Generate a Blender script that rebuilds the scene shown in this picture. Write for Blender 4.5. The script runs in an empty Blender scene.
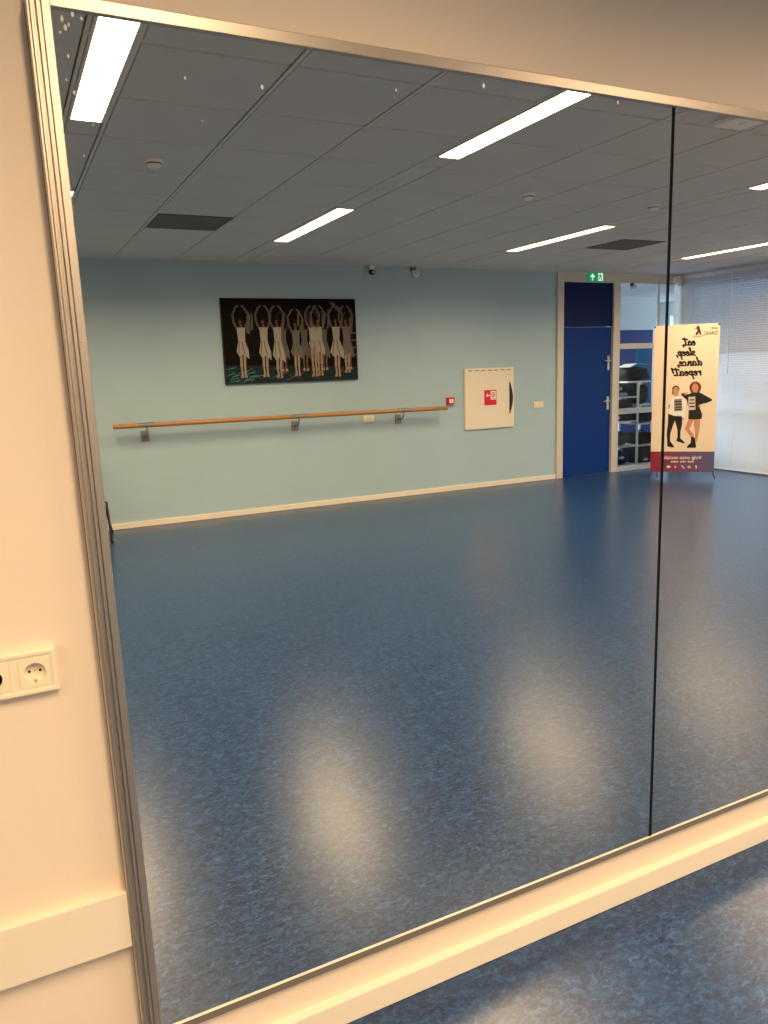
import bpy, bmesh, math, random
from mathutils import Vector, Matrix
# A dance studio looked at in its wall mirror.  x runs along the mirror wall, d is the distance
# from the mirror glass into the room (world y = -d), z is up; metres.
C = bpy.context.scene.collection
R = math.radians
rnd = random.Random(7)
CEIL, BACK, RIGHT, LEFT = 2.786, 6.92, 9.2, -4.4


def lin(h):
    v = [int(h[i:i + 2], 16) / 255 for i in (0, 2, 4)]
    return tuple(c / 12.92 if c <= .04045 else ((c + .055) / 1.055) ** 2.4 for c in v) + (1,)


def mat(name, hx, rough=.6, metal=0., spec=.5, bump=0., bscale=60., vary=0., vscale=3., coat=0., trans=0.):
    m = bpy.data.materials.new(name); m.use_nodes = True
    n, l = m.node_tree.nodes, m.node_tree.links
    b = n['Principled BSDF']
    col = lin(hx) if isinstance(hx, str) else tuple(hx) + (1,)
    b.inputs['Base Color'].default_value = col
    b.inputs['Roughness'].default_value = rough
    b.inputs['Metallic'].default_value = metal
    b.inputs['Specular IOR Level'].default_value = spec
    b.inputs['Coat Weight'].default_value = coat
    tc = n.new('ShaderNodeTexCoord')
    if vary:
        t = n.new('ShaderNodeTexNoise'); t.inputs['Scale'].default_value = vscale; t.inputs['Detail'].default_value = 6
        mx = n.new('ShaderNodeMix'); mx.data_type = 'RGBA'
        mx.inputs[6].default_value = tuple(c * (1 - vary) for c in col[:3]) + (1,)
        mx.inputs[7].default_value = tuple(min(1, c * (1 + vary)) for c in col[:3]) + (1,)
        l.new(tc.outputs['Object'], t.inputs['Vector']); l.new(t.outputs['Fac'], mx.inputs[0])
        l.new(mx.outputs[2], b.inputs['Base Color'])
    if bump:
        t = n.new('ShaderNodeTexNoise'); t.inputs['Scale'].default_value = bscale; t.inputs['Detail'].default_value = 4
        bp = n.new('ShaderNodeBump'); bp.inputs['Strength'].default_value = bump; bp.inputs['Distance'].default_value = .004
        l.new(tc.outputs['Object'], t.inputs['Vector']); l.new(t.outputs['Fac'], bp.inputs['Height'])
        l.new(bp.outputs['Normal'], b.inputs['Normal'])
    if trans:
        tr = n.new('ShaderNodeBsdfTranslucent'); tr.inputs['Color'].default_value = col
        ms = n.new('ShaderNodeMixShader'); ms.inputs[0].default_value = trans
        l.new(b.outputs[0], ms.inputs[1]); l.new(tr.outputs[0], ms.inputs[2])
        l.new(ms.outputs[0], n['Material Output'].inputs['Surface'])
    return m


def emit(name, rgb, strength, base=(.8, .8, .8)):
    m = bpy.data.materials.new(name); m.use_nodes = True
    b = m.node_tree.nodes['Principled BSDF']
    b.inputs['Base Color'].default_value = tuple(base) + (1,)
    b.inputs['Emission Color'].default_value = tuple(rgb) + (1,)
    b.inputs['Emission Strength'].default_value = strength
    return m


def clear_glass(name, tint, gloss=.06):
    m = bpy.data.materials.new(name); m.use_nodes = True
    n, l = m.node_tree.nodes, m.node_tree.links
    n.remove(n['Principled BSDF'])
    t = n.new('ShaderNodeBsdfTransparent'); t.inputs['Color'].default_value = tuple(tint) + (1,)
    g = n.new('ShaderNodeBsdfGlossy'); g.inputs['Roughness'].default_value = .01
    lw = n.new('ShaderNodeLayerWeight'); lw.inputs['Blend'].default_value = .5
    pw = n.new('ShaderNodeMath'); pw.operation = 'POWER'; pw.inputs[1].default_value = 5
    f = n.new('ShaderNodeMath'); f.operation = 'MULTIPLY_ADD'; f.inputs[1].default_value = .9; f.inputs[2].default_value = .008
    l.new(lw.outputs['Facing'], pw.inputs[0]); l.new(pw.outputs[0], f.inputs[0])
    ms = n.new('ShaderNodeMixShader')
    l.new(f.outputs[0], ms.inputs[0]); l.new(t.outputs[0], ms.inputs[1]); l.new(g.outputs[0], ms.inputs[2])
    l.new(ms.outputs[0], n['Material Output'].inputs['Surface'])
    return m


def mirror_mat():
    m = bpy.data.materials.new('silvered_glass'); m.use_nodes = True
    n, l = m.node_tree.nodes, m.node_tree.links
    n.remove(n['Principled BSDF'])
    g = n.new('ShaderNodeBsdfGlossy'); g.inputs['Roughness'].default_value = 0
    g.inputs['Color'].default_value = MIRROR_TINT + (1,)
    l.new(g.outputs[0], n['Material Output'].inputs['Surface'])
    return m


def lino_mat():
    m = bpy.data.materials.new('marbled_blue_linoleum'); m.use_nodes = True
    n, l = m.node_tree.nodes, m.node_tree.links
    b = n['Principled BSDF']
    tc = n.new('ShaderNodeTexCoord')
    mp = n.new('ShaderNodeMapping'); mp.inputs['Scale'].default_value = (24, 38, 24)
    mp.inputs['Rotation'].default_value = (0, 0, R(8))
    t1 = n.new('ShaderNodeTexNoise'); t1.inputs['Scale'].default_value = 1.6; t1.inputs['Detail'].default_value = 9
    t1.inputs['Roughness'].default_value = .72; t1.inputs['Distortion'].default_value = .9
    t2 = n.new('ShaderNodeTexNoise'); t2.inputs['Scale'].default_value = 5.5; t2.inputs['Detail'].default_value = 5
    t2.inputs['Roughness'].default_value = .7; t2.inputs['Distortion'].default_value = 1.5
    r1 = n.new('ShaderNodeValToRGB'); e = r1.color_ramp.elements
    e[0].position, e[0].color = .34, lin(LINO[0]); e[1].position, e[1].color = .67, lin(LINO[2])
    x = e.new(.5); x.color = lin(LINO[1])
    r2 = n.new('ShaderNodeValToRGB'); e = r2.color_ramp.elements
    e[0].position, e[0].color = .6, (0, 0, 0, 1); e[1].position, e[1].color = .78, (1, 1, 1, 1)
    mx = n.new('ShaderNodeMix'); mx.data_type = 'RGBA'; mx.inputs[7].default_value = lin(LINO[3])
    mul = n.new('ShaderNodeMath'); mul.operation = 'MULTIPLY'; mul.inputs[1].default_value = .55
    l.new(tc.outputs['Object'], mp.inputs['Vector']); l.new(mp.outputs[0], t1.inputs['Vector']); l.new(mp.outputs[0], t2.inputs['Vector'])
    l.new(t1.outputs['Fac'], r1.inputs[0]); l.new(t2.outputs['Fac'], r2.inputs[0])
    l.new(r2.outputs[0], mul.inputs[0]); l.new(mul.outputs[0], mx.inputs[0])
    l.new(r1.outputs[0], mx.inputs[6]); l.new(mx.outputs[2], b.inputs['Base Color'])
    b.inputs['Roughness'].default_value = LINO_ROUGH
    b.inputs['Specular IOR Level'].default_value = .52
    rr = n.new('ShaderNodeMapRange'); rr.inputs['To Min'].default_value = LINO_ROUGH - .015; rr.inputs['To Max'].default_value = LINO_ROUGH + .02
    l.new(t1.outputs['Fac'], rr.inputs['Value']); l.new(rr.outputs[0], b.inputs['Roughness'])
    bp = n.new('ShaderNodeBump'); bp.inputs['Strength'].default_value = .02; bp.inputs['Distance'].default_value = .002
    l.new(t1.outputs['Fac'], bp.inputs['Height']); l.new(bp.outputs['Normal'], b.inputs['Normal'])
    return m


def ramp_print(name, c0, c1, axis_from, axis_to):
    """Printed two-colour ink blend that runs along the object's own X."""
    m = bpy.data.materials.new(name); m.use_nodes = True
    n, l = m.node_tree.nodes, m.node_tree.links
    b = n['Principled BSDF']; b.inputs['Roughness'].default_value = .55
    tc = n.new('ShaderNodeTexCoord'); sp = n.new('ShaderNodeSeparateXYZ'); mr = n.new('ShaderNodeMapRange')
    mr.inputs['From Min'].default_value = axis_from; mr.inputs['From Max'].default_value = axis_to
    mx = n.new('ShaderNodeMix'); mx.data_type = 'RGBA'
    mx.inputs[6].default_value = lin(c0); mx.inputs[7].default_value = lin(c1)
    l.new(tc.outputs['Object'], sp.inputs[0]); l.new(sp.outputs['X'], mr.inputs['Value'])
    l.new(mr.outputs[0], mx.inputs[0]); l.new(mx.outputs[2], b.inputs['Base Color'])
    return m


# ---------------------------------------------------------------- tunables
MIRROR_TINT = (.80, .82, .78)
LINO = ('0a1a38', '1b3964', '33608f', '8ba5c0')
LINO_ROUGH = .285
LAMP_RGB, LAMP, LAMP_W, LAMP_SPREAD = (1.0, .69, .40), 9., 64., 160.
SKY_RGB, SKY = (.62, .75, 1.0), 4.4

M = dict(
    white_wall=mat('cream_wall_paint', 'e3d5c5', .75, bump=.12, bscale=45, vary=.02, vscale=2.5),
    blue_wall=mat('pale_blue_wall_paint', 'a5c1cf', .6, bump=.1, bscale=45, vary=.05, vscale=2.2),
    trim=mat('cream_trim_paint', 'e8e0cf', .45, vary=.02, vscale=6),
    frame_paint=mat('grey_cream_frame_paint', 'cbc7bd', .45),
    board=mat('white_board', 'e6dccb', .4),
    tile=mat('ceiling_tile', 'd0d1d0', .9, bump=.15, bscale=160, vary=.04, vscale=1.1),
    grid=mat('ceiling_grid_steel', 'dad7d1', .6),
    groove=mat('ceiling_groove', '85827d', .9),
    lino=lino_mat(),
    mirror=mirror_mat(),
    glass_edge=mat('ground_glass_edge', '1d211f', .3),
    backing=mat('dark_backing', '16120f', .8),
    alu=mat('anodised_aluminium', 'bfb6ac', .42, metal=.92),
    alu_dark=mat('aluminium_channel', '746e68', .7, metal=.1), lip=mat('pale_lip', 'f6f0e2', .3),
    residue=mat('dried_residue', 'e8e4da', .7),
    plastic=mat('cream_plastic', 'e9dfc6', .35),
    hole=mat('dark_hole', '1a1612', .8),
    brass=mat('contact_metal', 'c9b68a', .35, metal=.8),
    navy=mat('navy_door_paint', '04327c', .5, spec=.2),
    navy_dark=mat('dark_navy_panel', '021a52', .5, spec=.2),
    chrome=mat('satin_chrome', 'c8c6c2', .3, metal=.9),
    beech=mat('varnished_beech', 'ad7a4a', .35, vary=.12, vscale=9),
    steel=mat('grey_bracket_steel', '8a8b8a', .4, metal=.5),
    canvas_edge=mat('black_canvas_edge', '0d0b0b', .6),
    red=mat('signal_red', 'd0142a', .4),
    white=mat('plain_white', 'f0eee8', .45),
    black=mat('matt_black', '0d0d0f', .5),
    blind=mat('white_blind_slat', 'd6d8dc', .5, trans=.34),
    blind_rail=mat('white_blind_rail', 'dcdcda', .4),
    window_frame=mat('grey_window_frame', 'b8b9b8', .5),
    pane=clear_glass('clear_pane', (.93, .95, .94)),
    dimming=clear_glass('dimming_pane', (.55, .57, .6)),  # made-up tint on unseen upper glass, dims daylight on the upper blinds
    green=emit('exit_green', (.01, .3, .12), .7, (.01, .2, .07)),
    sign_white=emit('exit_white', (.9, 1, .95), .8),
    lamp=emit('lamp_diffuser', LAMP_RGB, LAMP),
    lamp_rim=mat('lamp_rim', 'd8d4cc', .5),
    grille=mat('dark_grille', '5a5753', .7),
    grille_slat=mat('grille_slat', '6a6763', .6),
    banner=mat('banner_cloth', 'ecdcc6', .6),
    banner_foot=ramp_print('banner_footer_ink', '8e1030', '44608a', -.28, .36),
    ink=mat('black_ink', '15110f', .6),
    darkred=mat('dark_red_ink', '4a0f22', .6),
    pink=mat('pink_ink', 'd0708a', .6),
    greyink=mat('grey_ink', '5a524c', .6),
    greyprint=mat('grey_print', '8d8378', .6),
    lightprint=mat('light_print', 'cfc6ba', .6),
    skin=mat('skin_print', 'c98e74', .6),
    brownhair=mat('brown_hair_print', '3a2018', .6),
    redhair=mat('auburn_hair_print', '6e2c18', .6),
    shelf=mat('white_shelf', 'c9c9c6', .5),
    next_white=mat('white_paint_beyond', 'e2e6e4', .7),
    next_blue=mat('deep_blue_paint_beyond', '0b3272', .6),
    next_light=mat('blue_curtain_cloth', '1f78b4', .7),
    bag_black=mat('black_bag_cloth', '141416', .6, spec=.15, bump=.4, bscale=25),
    bag_grey=mat('grey_bag_cloth', '4a4548', .7, spec=.15, bump=.4, bscale=25),
    bag_blue=mat('dark_blue_bag_cloth', '14263a', .6, spec=.15, bump=.4, bscale=25),
    bag_red=mat('dark_red_cloth', '8a2c2c', .7, spec=.15, bump=.4, bscale=25),
    paper=mat('grey_paper', 'a8aba8', .7),
    card=mat('dark_box_card', '1c1c20', .6, spec=.15),
    p_bg=mat('stage_black', '0c0807', .7, spec=.12), p_floor=mat('stage_floor', '1c2a2e', .7, spec=.12),
    p_teal=mat('stage_teal', '3f6f74', .7, spec=.12), p_dress=mat('stage_dress', 'a09b90', .7, spec=.12),
    p_dress2=mat('stage_dress_shade', '716a62', .7, spec=.12), p_dress3=mat('stage_dress_far', '5f5b58', .7, spec=.12),
    p_skin=mat('stage_skin', '66503f', .7, spec=.12), p_skin2=mat('stage_skin_dark', '3f2f29', .7, spec=.12), p_arm=mat('stage_arm', '5f574f', .7, spec=.12),
    p_leg=mat('stage_leg', '9c8878', .7, spec=.12), p_hair=mat('stage_hair', '2c1610', .7, spec=.12),
    p_beam=mat('stage_beam', '6d4a38', .7, spec=.12), p_line=mat('stage_line', '55504c', .7, spec=.12),
)


# ---------------------------------------------------------------- builders
class MB:
    """Collects polygons in (x, d, z) and links them as one mesh object."""
    def __init__(s, m=None):
        s.v, s.f, s.fm, s.mats, s.sm = [], [], [], [], []
        s.cur = 0; s.smooth = False
        if m: s.m(m)

    def m(s, name):
        if name not in s.mats: s.mats.append(name)
        s.cur = s.mats.index(name); return s

    def face(s, idx):
        s.f.append(idx); s.fm.append(s.cur); s.sm.append(s.smooth)

    def poly(s, pts):
        b = len(s.v); s.v += [tuple(p) for p in pts]; s.face(list(range(b, b + len(pts))))

    def box(s, x0, x1, d0, d1, z0, z1):
        b = len(s.v)
        s.v += [(x, d, z) for x in (x0, x1) for d in (d0, d1) for z in (z0, z1)]
        for q in ((0, 1, 3, 2), (4, 6, 7, 5), (0, 4, 5, 1), (2, 3, 7, 6), (0, 2, 6, 4), (1, 5, 7, 3)):
            s.face([b + i for i in q])
        return s

    def prism(s, ring0, ring1):
        """Two matching rings joined by side faces and closed by caps."""
        b, n = len(s.v), len(ring0)
        s.v += [tuple(p) for p in ring0] + [tuple(p) for p in ring1]
        for i in range(n):
            j = (i + 1) % n
            s.face([b + i, b + j, b + n + j, b + n + i])
        sm = s.smooth; s.smooth = False
        s.face(list(range(b, b + n))); s.face(list(range(b + n, b + 2 * n))); s.smooth = sm
        return s

    def tube(s, pts, r, n=10, r1=None):
        pts = [Vector(p) for p in pts]; k = len(pts); rings = []
        sm = s.smooth; s.smooth = True
        up = Vector((0, 0, 1))
        for i, p in enumerate(pts):
            t = (pts[min(i + 1, k - 1)] - pts[max(i - 1, 0)]).normalized()
            a = t.cross(up if abs(t.z) < .9 else Vector((1, 0, 0))).normalized(); c = t.cross(a)
            rr = r if r1 is None else r + (r1 - r) * i / (k - 1)
            rings.append([p + rr * (math.cos(2 * math.pi * j / n) * a + math.sin(2 * math.pi * j / n) * c) for j in range(n)])
        b = len(s.v)
        for rg in rings: s.v += [tuple(q) for q in rg]
        for i in range(k - 1):
            for j in range(n):
                q = (j + 1) % n
                s.face([b + i * n + j, b + i * n + q, b + (i + 1) * n + q, b + (i + 1) * n + j])
        s.smooth = False
        s.face([b + j for j in range(n)]); s.face([b + (k - 1) * n + j for j in range(n)])
        s.smooth = sm
        return s

    def lathe(s, c, axis, prof, n=24):
        """prof: (distance along axis, radius) pairs; axis one of x, d, z with sign."""
        ax = {'x': Vector((1, 0, 0)), 'd': Vector((0, 1, 0)), 'z': Vector((0, 0, 1))}[axis[-1]] * (-1 if axis[0] == '-' else 1)
        a = ax.cross(Vector((.3, .5, .8))).normalized(); e = ax.cross(a); c = Vector(c)
        b = len(s.v); sm = s.smooth; s.smooth = True
        for t, r in prof:
            for j in range(n):
                w = 2 * math.pi * j / n
                s.v.append(tuple(c + ax * t + max(r, 1e-4) * (math.cos(w) * a + math.sin(w) * e)))
        for i in range(len(prof) - 1):
            for j in range(n):
                q = (j + 1) % n
                s.face([b + i * n + j, b + i * n + q, b + (i + 1) * n + q, b + (i + 1) * n + j])
        s.smooth = False
        s.face([b + j for j in range(n)]); s.face([b + (len(prof) - 1) * n + j for j in range(n)])
        s.smooth = sm
        return s

    def blob(s, c, r, lump=.08, e=.7, seed=0, n=18, k=10):
        """A soft filled shape: rounded box with lumps, flat underneath."""
        q = random.Random(seed); ph = [q.uniform(0, 6.3) for _ in range(6)]
        b = len(s.v); s.smooth = True
        pw = lambda t: math.copysign(abs(t) ** e, t)
        for i in range(k + 1):
            la = -math.pi / 2 + math.pi * i / k
            for j in range(n):
                lo = 2 * math.pi * j / n
                l = 1 + lump * (math.sin(3 * lo + ph[0]) * math.cos(2 * la + ph[1]) + .6 * math.sin(5 * lo + ph[2] + 3 * la) + .5 * math.cos(2 * lo + ph[3]))
                x = pw(math.cos(la)) * pw(math.cos(lo)) * l if abs(la) < 1.57 else 0
                d = pw(math.cos(la)) * pw(math.sin(lo)) * l if abs(la) < 1.57 else 0
                z = max(-1, pw(math.sin(la)) * (l if la > 0 else 1))
                s.v.append((c[0] + r[0] * x, c[1] + r[1] * d, c[2] + r[2] * z))
        for i in range(k):
            for j in range(n):
                w = (j + 1) % n
                s.face([b + i * n + j, b + i * n + w, b + (i + 1) * n + w, b + (i + 1) * n + j])
        s.smooth = False
        return s

    def build(s, name, parent=None, bevel=0., origin=None):
        if parent is not None: o3 = parent.matrix_world.translation.copy() if False else Vector(parent['_o'])
        elif origin is not None: o3 = Vector(origin)
        else:
            xs, ds, zs = zip(*s.v); o3 = Vector(((min(xs) + max(xs)) / 2, (min(ds) + max(ds)) / 2, min(zs)))
        me = bpy.data.meshes.new(name)
        me.from_pydata([(x - o3.x, -(d - o3.y), z - o3.z) for x, d, z in s.v], [], s.f)
        for k in s.mats: me.materials.append(M[k])
        me.polygons.foreach_set('material_index', s.fm); me.polygons.foreach_set('use_smooth', s.sm)
        bm = bmesh.new(); bm.from_mesh(me)
        bmesh.ops.remove_doubles(bm, verts=bm.verts, dist=1e-6)
        bmesh.ops.recalc_face_normals(bm, faces=bm.faces)
        bm.to_mesh(me); bm.free(); me.update()
        o = bpy.data.objects.new(name, me); C.objects.link(o)
        if parent is not None:
            o.parent = parent
            if '_base' in parent: pass
        else:
            o.location = (o3.x, -o3.y, o3.z)
        o['_o'] = tuple(o3)
        if bevel:
            w = o.modifiers.new('edge', 'BEVEL'); w.width = bevel; w.segments = 2; w.limit_method = 'ANGLE'
        return o


def thing(name, label, cat, loc, group=None):
    o = bpy.data.objects.new(name, None); C.objects.link(o)
    o.empty_display_size = .05
    o.location = (loc[0], -loc[1], loc[2]); o['_o'] = tuple(loc)
    return tag(o, label, cat, group)


def tag(o, label, cat, group=None):
    o['label'] = label; o['category'] = cat
    if group: o['group'] = group
    return o


def struct(o):
    o['kind'] = 'structure'; return o


def sroot(name, loc):
    o = bpy.data.objects.new(name, None); C.objects.link(o); o.empty_display_size = .05
    o.location = (loc[0], -loc[1], loc[2]); o['_o'] = tuple(loc); o['kind'] = 'structure'
    return o


def copy_thing(root, dx, dd, label):
    """A copy of a thing with copies of its parts and their parts."""
    def go(o, par):
        c = o.copy(); C.objects.link(c)
        if par is not None: c.parent = par
        for ch in [k for k in ALL if k.parent == o]: go(ch, c)
        return c
    ALL = list(C.objects)
    r = go(root, None); r.location = root.location + Vector((dx, -dd, 0)); r['label'] = label
    return r


def glyphs(text, size, bold=0., shear=0.):
    """Triangles of a line of type, in its own plane, starting at x = 0."""
    cu = bpy.data.curves.new('type', 'FONT'); cu.body = text; cu.size = size; cu.shear = shear; cu.offset = bold
    cu.resolution_u = 3
    ob = bpy.data.objects.new('type', cu); C.objects.link(ob)
    bpy.context.view_layer.update()
    ev = ob.evaluated_get(bpy.context.evaluated_depsgraph_get()); me = ev.to_mesh()
    out = [[tuple(me.vertices[i].co[:2]) for i in p.vertices] for p in me.polygons]
    ev.to_mesh_clear(); bpy.data.objects.remove(ob); bpy.data.curves.remove(cu)
    return out


def ribbon(pts, w0, w1=None, n=7):
    """Brush stroke as flat polygons: a quad per segment and a dab at every point."""
    out = []; k = len(pts)
    for i, p in enumerate(pts):
        w = w0 if w1 is None else w0 + (w1 - w0) * i / max(1, k - 1)
        out.append([(p[0] + w * math.cos(2 * math.pi * j / n), p[1] + w * math.sin(2 * math.pi * j / n)) for j in range(n)])
        if i + 1 < k:
            q = pts[i + 1]; dx, dy = q[0] - p[0], q[1] - p[1]; L = math.hypot(dx, dy) or 1
            a, b = -dy / L * w, dx / L * w
            out.append([(p[0] + a, p[1] + b), (q[0] + a, q[1] + b), (q[0] - a, q[1] - b), (p[0] - a, p[1] - b)])
    return out


def ellipse(cx, cy, rx, ry, n=16):
    return [(cx + rx * math.cos(2 * math.pi * i / n), cy + ry * math.sin(2 * math.pi * i / n)) for i in range(n)]


def disc(c, axis, r, n=20):
    o = []
    for i in range(n):
        a, b = r * math.cos(2 * math.pi * i / n), r * math.sin(2 * math.pi * i / n)
        o.append((c[0] + a, c[1], c[2] + b) if axis == 'd' else (c[0] + a, c[1] + b, c[2]))
    return o

FIGURES = [
    ('skin', [(0.345,0.539),(0.404,0.539),(0.411,0.519),(0.34,0.516)]),
    ('skin', [(0.247,0.464),(0.291,0.467),(0.3,0.444),(0.264,0.435)]),
    ('skin', [(0.467,0.386),(0.505,0.386),(0.497,0.354),(0.47,0.357)]),
    ('brownhair', [(0.422,0.57),(0.418,0.559),(0.403,0.551),(0.38,0.546),(0.354,0.546),(0.331,0.551),(0.314,0.559),(0.307,0.57),(0.311,0.581),(0.326,0.59),(0.349,0.595),(0.375,0.595),(0.398,0.59),(0.415,0.581)]),
    ('brownhair', [(0.311,0.57),(0.337,0.542),(0.327,0.533),(0.308,0.539)]),
    ('skin', [(0.413,0.558),(0.41,0.545),(0.398,0.535),(0.38,0.53),(0.36,0.53),(0.341,0.535),(0.328,0.545),(0.322,0.558),(0.325,0.57),(0.337,0.58),(0.354,0.586),(0.374,0.586),(0.393,0.58),(0.407,0.57)]),
    ('white', [(0.329,0.52),(0.415,0.526),(0.492,0.513),(0.533,0.484),(0.521,0.426),(0.509,0.377),(0.467,0.379),(0.467,0.386),(0.382,0.386),(0.259,0.403),(0.274,0.432),(0.288,0.467),(0.3,0.506)]),
    ('greyprint', [(0.342,0.502),(0.462,0.506),(0.477,0.422),(0.351,0.419)]),
    ('black', [(0.259,0.405),(0.354,0.388),(0.471,0.387),(0.483,0.334),(0.461,0.282),(0.463,0.229),(0.418,0.23),(0.411,0.294),(0.367,0.357),(0.335,0.317),(0.302,0.265),(0.301,0.216),(0.256,0.216),(0.245,0.265),(0.258,0.334)]),
    ('black', [(0.255,0.219),(0.3,0.218),(0.366,0.179),(0.357,0.169),(0.261,0.177)]),
    ('black', [(0.406,0.237),(0.462,0.233),(0.532,0.207),(0.524,0.198),(0.406,0.213)]),
    ('redhair', [(0.754,0.579),(0.75,0.565),(0.736,0.553),(0.712,0.544),(0.683,0.539),(0.652,0.539),(0.622,0.544),(0.597,0.553),(0.58,0.565),(0.573,0.579),(0.577,0.593),(0.591,0.605),(0.615,0.614),(0.644,0.619),(0.675,0.619),(0.706,0.614),(0.731,0.605),(0.748,0.593)]),
    ('redhair', [(0.574,0.576),(0.601,0.542),(0.633,0.545),(0.628,0.588)]),
    ('redhair', [(0.753,0.582),(0.729,0.542),(0.695,0.542),(0.697,0.588)]),
    ('skin', [(0.635,0.559),(0.693,0.559),(0.704,0.533),(0.632,0.533)]),
    ('skin', [(0.712,0.577),(0.708,0.564),(0.695,0.554),(0.675,0.548),(0.653,0.548),(0.632,0.554),(0.616,0.564),(0.61,0.577),(0.614,0.59),(0.627,0.601),(0.647,0.607),(0.669,0.607),(0.69,0.601),(0.706,0.59)]),
    ('skin', [(0.69,0.455),(0.75,0.467),(0.757,0.443),(0.694,0.435)]),
    ('skin', [(0.582,0.364),(0.66,0.364),(0.623,0.323),(0.596,0.298),(0.663,0.259),(0.687,0.228),(0.637,0.228),(0.571,0.275),(0.524,0.298),(0.549,0.334)]),
    ('skin', [(0.663,0.364),(0.761,0.367),(0.758,0.311),(0.737,0.254),(0.717,0.207),(0.688,0.21),(0.685,0.282),(0.661,0.334)]),
    ('black', [(0.441,0.539),(0.488,0.543),(0.558,0.535),(0.637,0.546),(0.736,0.545),(0.834,0.521),(0.928,0.497),(0.92,0.486),(0.839,0.473),(0.723,0.461),(0.717,0.425),(0.576,0.424),(0.555,0.467),(0.542,0.496),(0.477,0.519)]),
    ('black', [(0.576,0.426),(0.731,0.449),(0.761,0.426),(0.787,0.396),(0.78,0.367),(0.658,0.362),(0.573,0.365)]),
    ('lightprint', [(0.563,0.516),(0.667,0.519),(0.679,0.429),(0.569,0.426)]),
    ('black', [(0.629,0.245),(0.684,0.239),(0.713,0.179),(0.704,0.168),(0.571,0.168),(0.574,0.181),(0.626,0.202)]),
    ('skin', [(0.488,0.545),(0.536,0.547),(0.551,0.533),(0.504,0.529)]),
]
EXPOSURE = 0.
# ================================================================ the room
def st(name, m, *boxes, bevel=0.):
    b = MB(m)
    for x in boxes: b.box(*x)
    return struct(b.build(name, bevel=bevel))


st('floor', 'lino', (LEFT - .1, 13.2, -.15, 11.3, -.12, 0))
st('wall_front', 'white_wall', (LEFT, RIGHT, -.132, -.012, 0, CEIL))
st('wall_left', 'white_wall', (LEFT - .12, LEFT, -.13, BACK + .12, 0, CEIL))
st('wall_back', 'blue_wall', (LEFT, 6.82, BACK, BACK + .12, 0, CEIL))
st('baseboard_front', 'trim', (LEFT, RIGHT, -.0119, .015, 0, .069), bevel=.003)
st('baseboard_back', 'trim', (LEFT, 6.815, BACK - .015, BACK - .0005, 0, .062), bevel=.004)

# suspended ceiling: lay-in tiles between steel tees, narrow strips where the lamps sit
XL = [-4.4, -3.982, -3.382, -2.782, -2.182, -2.002, -1.387, -.787, -.187, .413, .593, 1.194, 1.797, 2.40, 2.58, 3.18, 3.78, 4.38, 4.98, 5.16, 5.76, 6.36, 6.96, 7.56, 7.74, 8.34, 8.94, 9.2]
DL = [-.012, .383, .981, 1.579, 2.177, 2.775, 3.373, 3.971, 4.569, 5.167, 5.765, 6.363, BACK]
b = MB('tile')
for i in range(len(XL) - 1):
    for j in range(len(DL) - 1):
        x0, x1, d0, d1 = XL[i] + .010, XL[i + 1] - .010, DL[j] + .005, DL[j + 1] - .005
        e, z = .006, CEIL
        b.prism([(x0, d0, z + .012), (x1, d0, z + .012), (x1, d1, z + .012), (x0, d1, z + .012)],
                [(x0 + e, d0 + e, z), (x1 - e, d0 + e, z), (x1 - e, d1 - e, z), (x0 + e, d1 - e, z)])
b.m('groove').box(LEFT, RIGHT, -.012, BACK + .1, CEIL + .012, CEIL + .1)
struct(b.build('ceiling'))
b = MB('grid')
for x in XL[1:-1]: b.box(x - .0075, x + .0075, -.012, BACK, CEIL - .0022, CEIL + .004)
b.box(LEFT, RIGHT, BACK - .022, BACK - .001, CEIL - .003, CEIL + .004)
b.box(RIGHT - .1, RIGHT - .001, -.01, BACK, CEIL - .003, CEIL + .004)
struct(b.build('trim_1'))

# ---------------------------------------------------------------- door in the back wall
dr = sroot('door_1', (7.35, BACK, 0))
b = MB('frame_paint')
F0, F1 = BACK - .03, BACK + .12
b.box(6.82, 6.925, F0, F1, 0, 2.652).box(7.805, 7.905, F0, F1, 0, 2.652).box(6.82, 7.905, F0, F1, 2.652, CEIL - .002)
b.build('door_frame', dr, bevel=.003)
MB('navy_dark').box(6.926, 7.804, BACK + .0, BACK + .04, 2.062, 2.651).build('door_transom', dr, bevel=.002)
MB('navy').box(6.928, 7.802, BACK + .012, BACK + .052, .006, 2.058).build('door_leaf', dr, bevel=.002)
for z, pl in ((1.565, .20), (1.0, .19)):
    b = MB('chrome'); y = BACK + .012
    b.box(7.735, 7.775, y - .008, y, z - pl / 2, z + pl / 2)
    h = b.build('door_handle', dr, bevel=.003)
    b = MB('chrome').tube([(7.755, y - .005, z + .03), (7.755, y - .045, z + .03), (7.745, y - .052, z + .03), (7.64, y - .052, z + .028)], .010, 10)
    b.build('lever', h)
b = MB('chrome')
for z in (.25, 1.05, 1.85): b.tube([(6.932, BACK + .006, z - .05), (6.932, BACK + .006, z + .05)], .008, 8)
b.build('hinge', dr)

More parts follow.
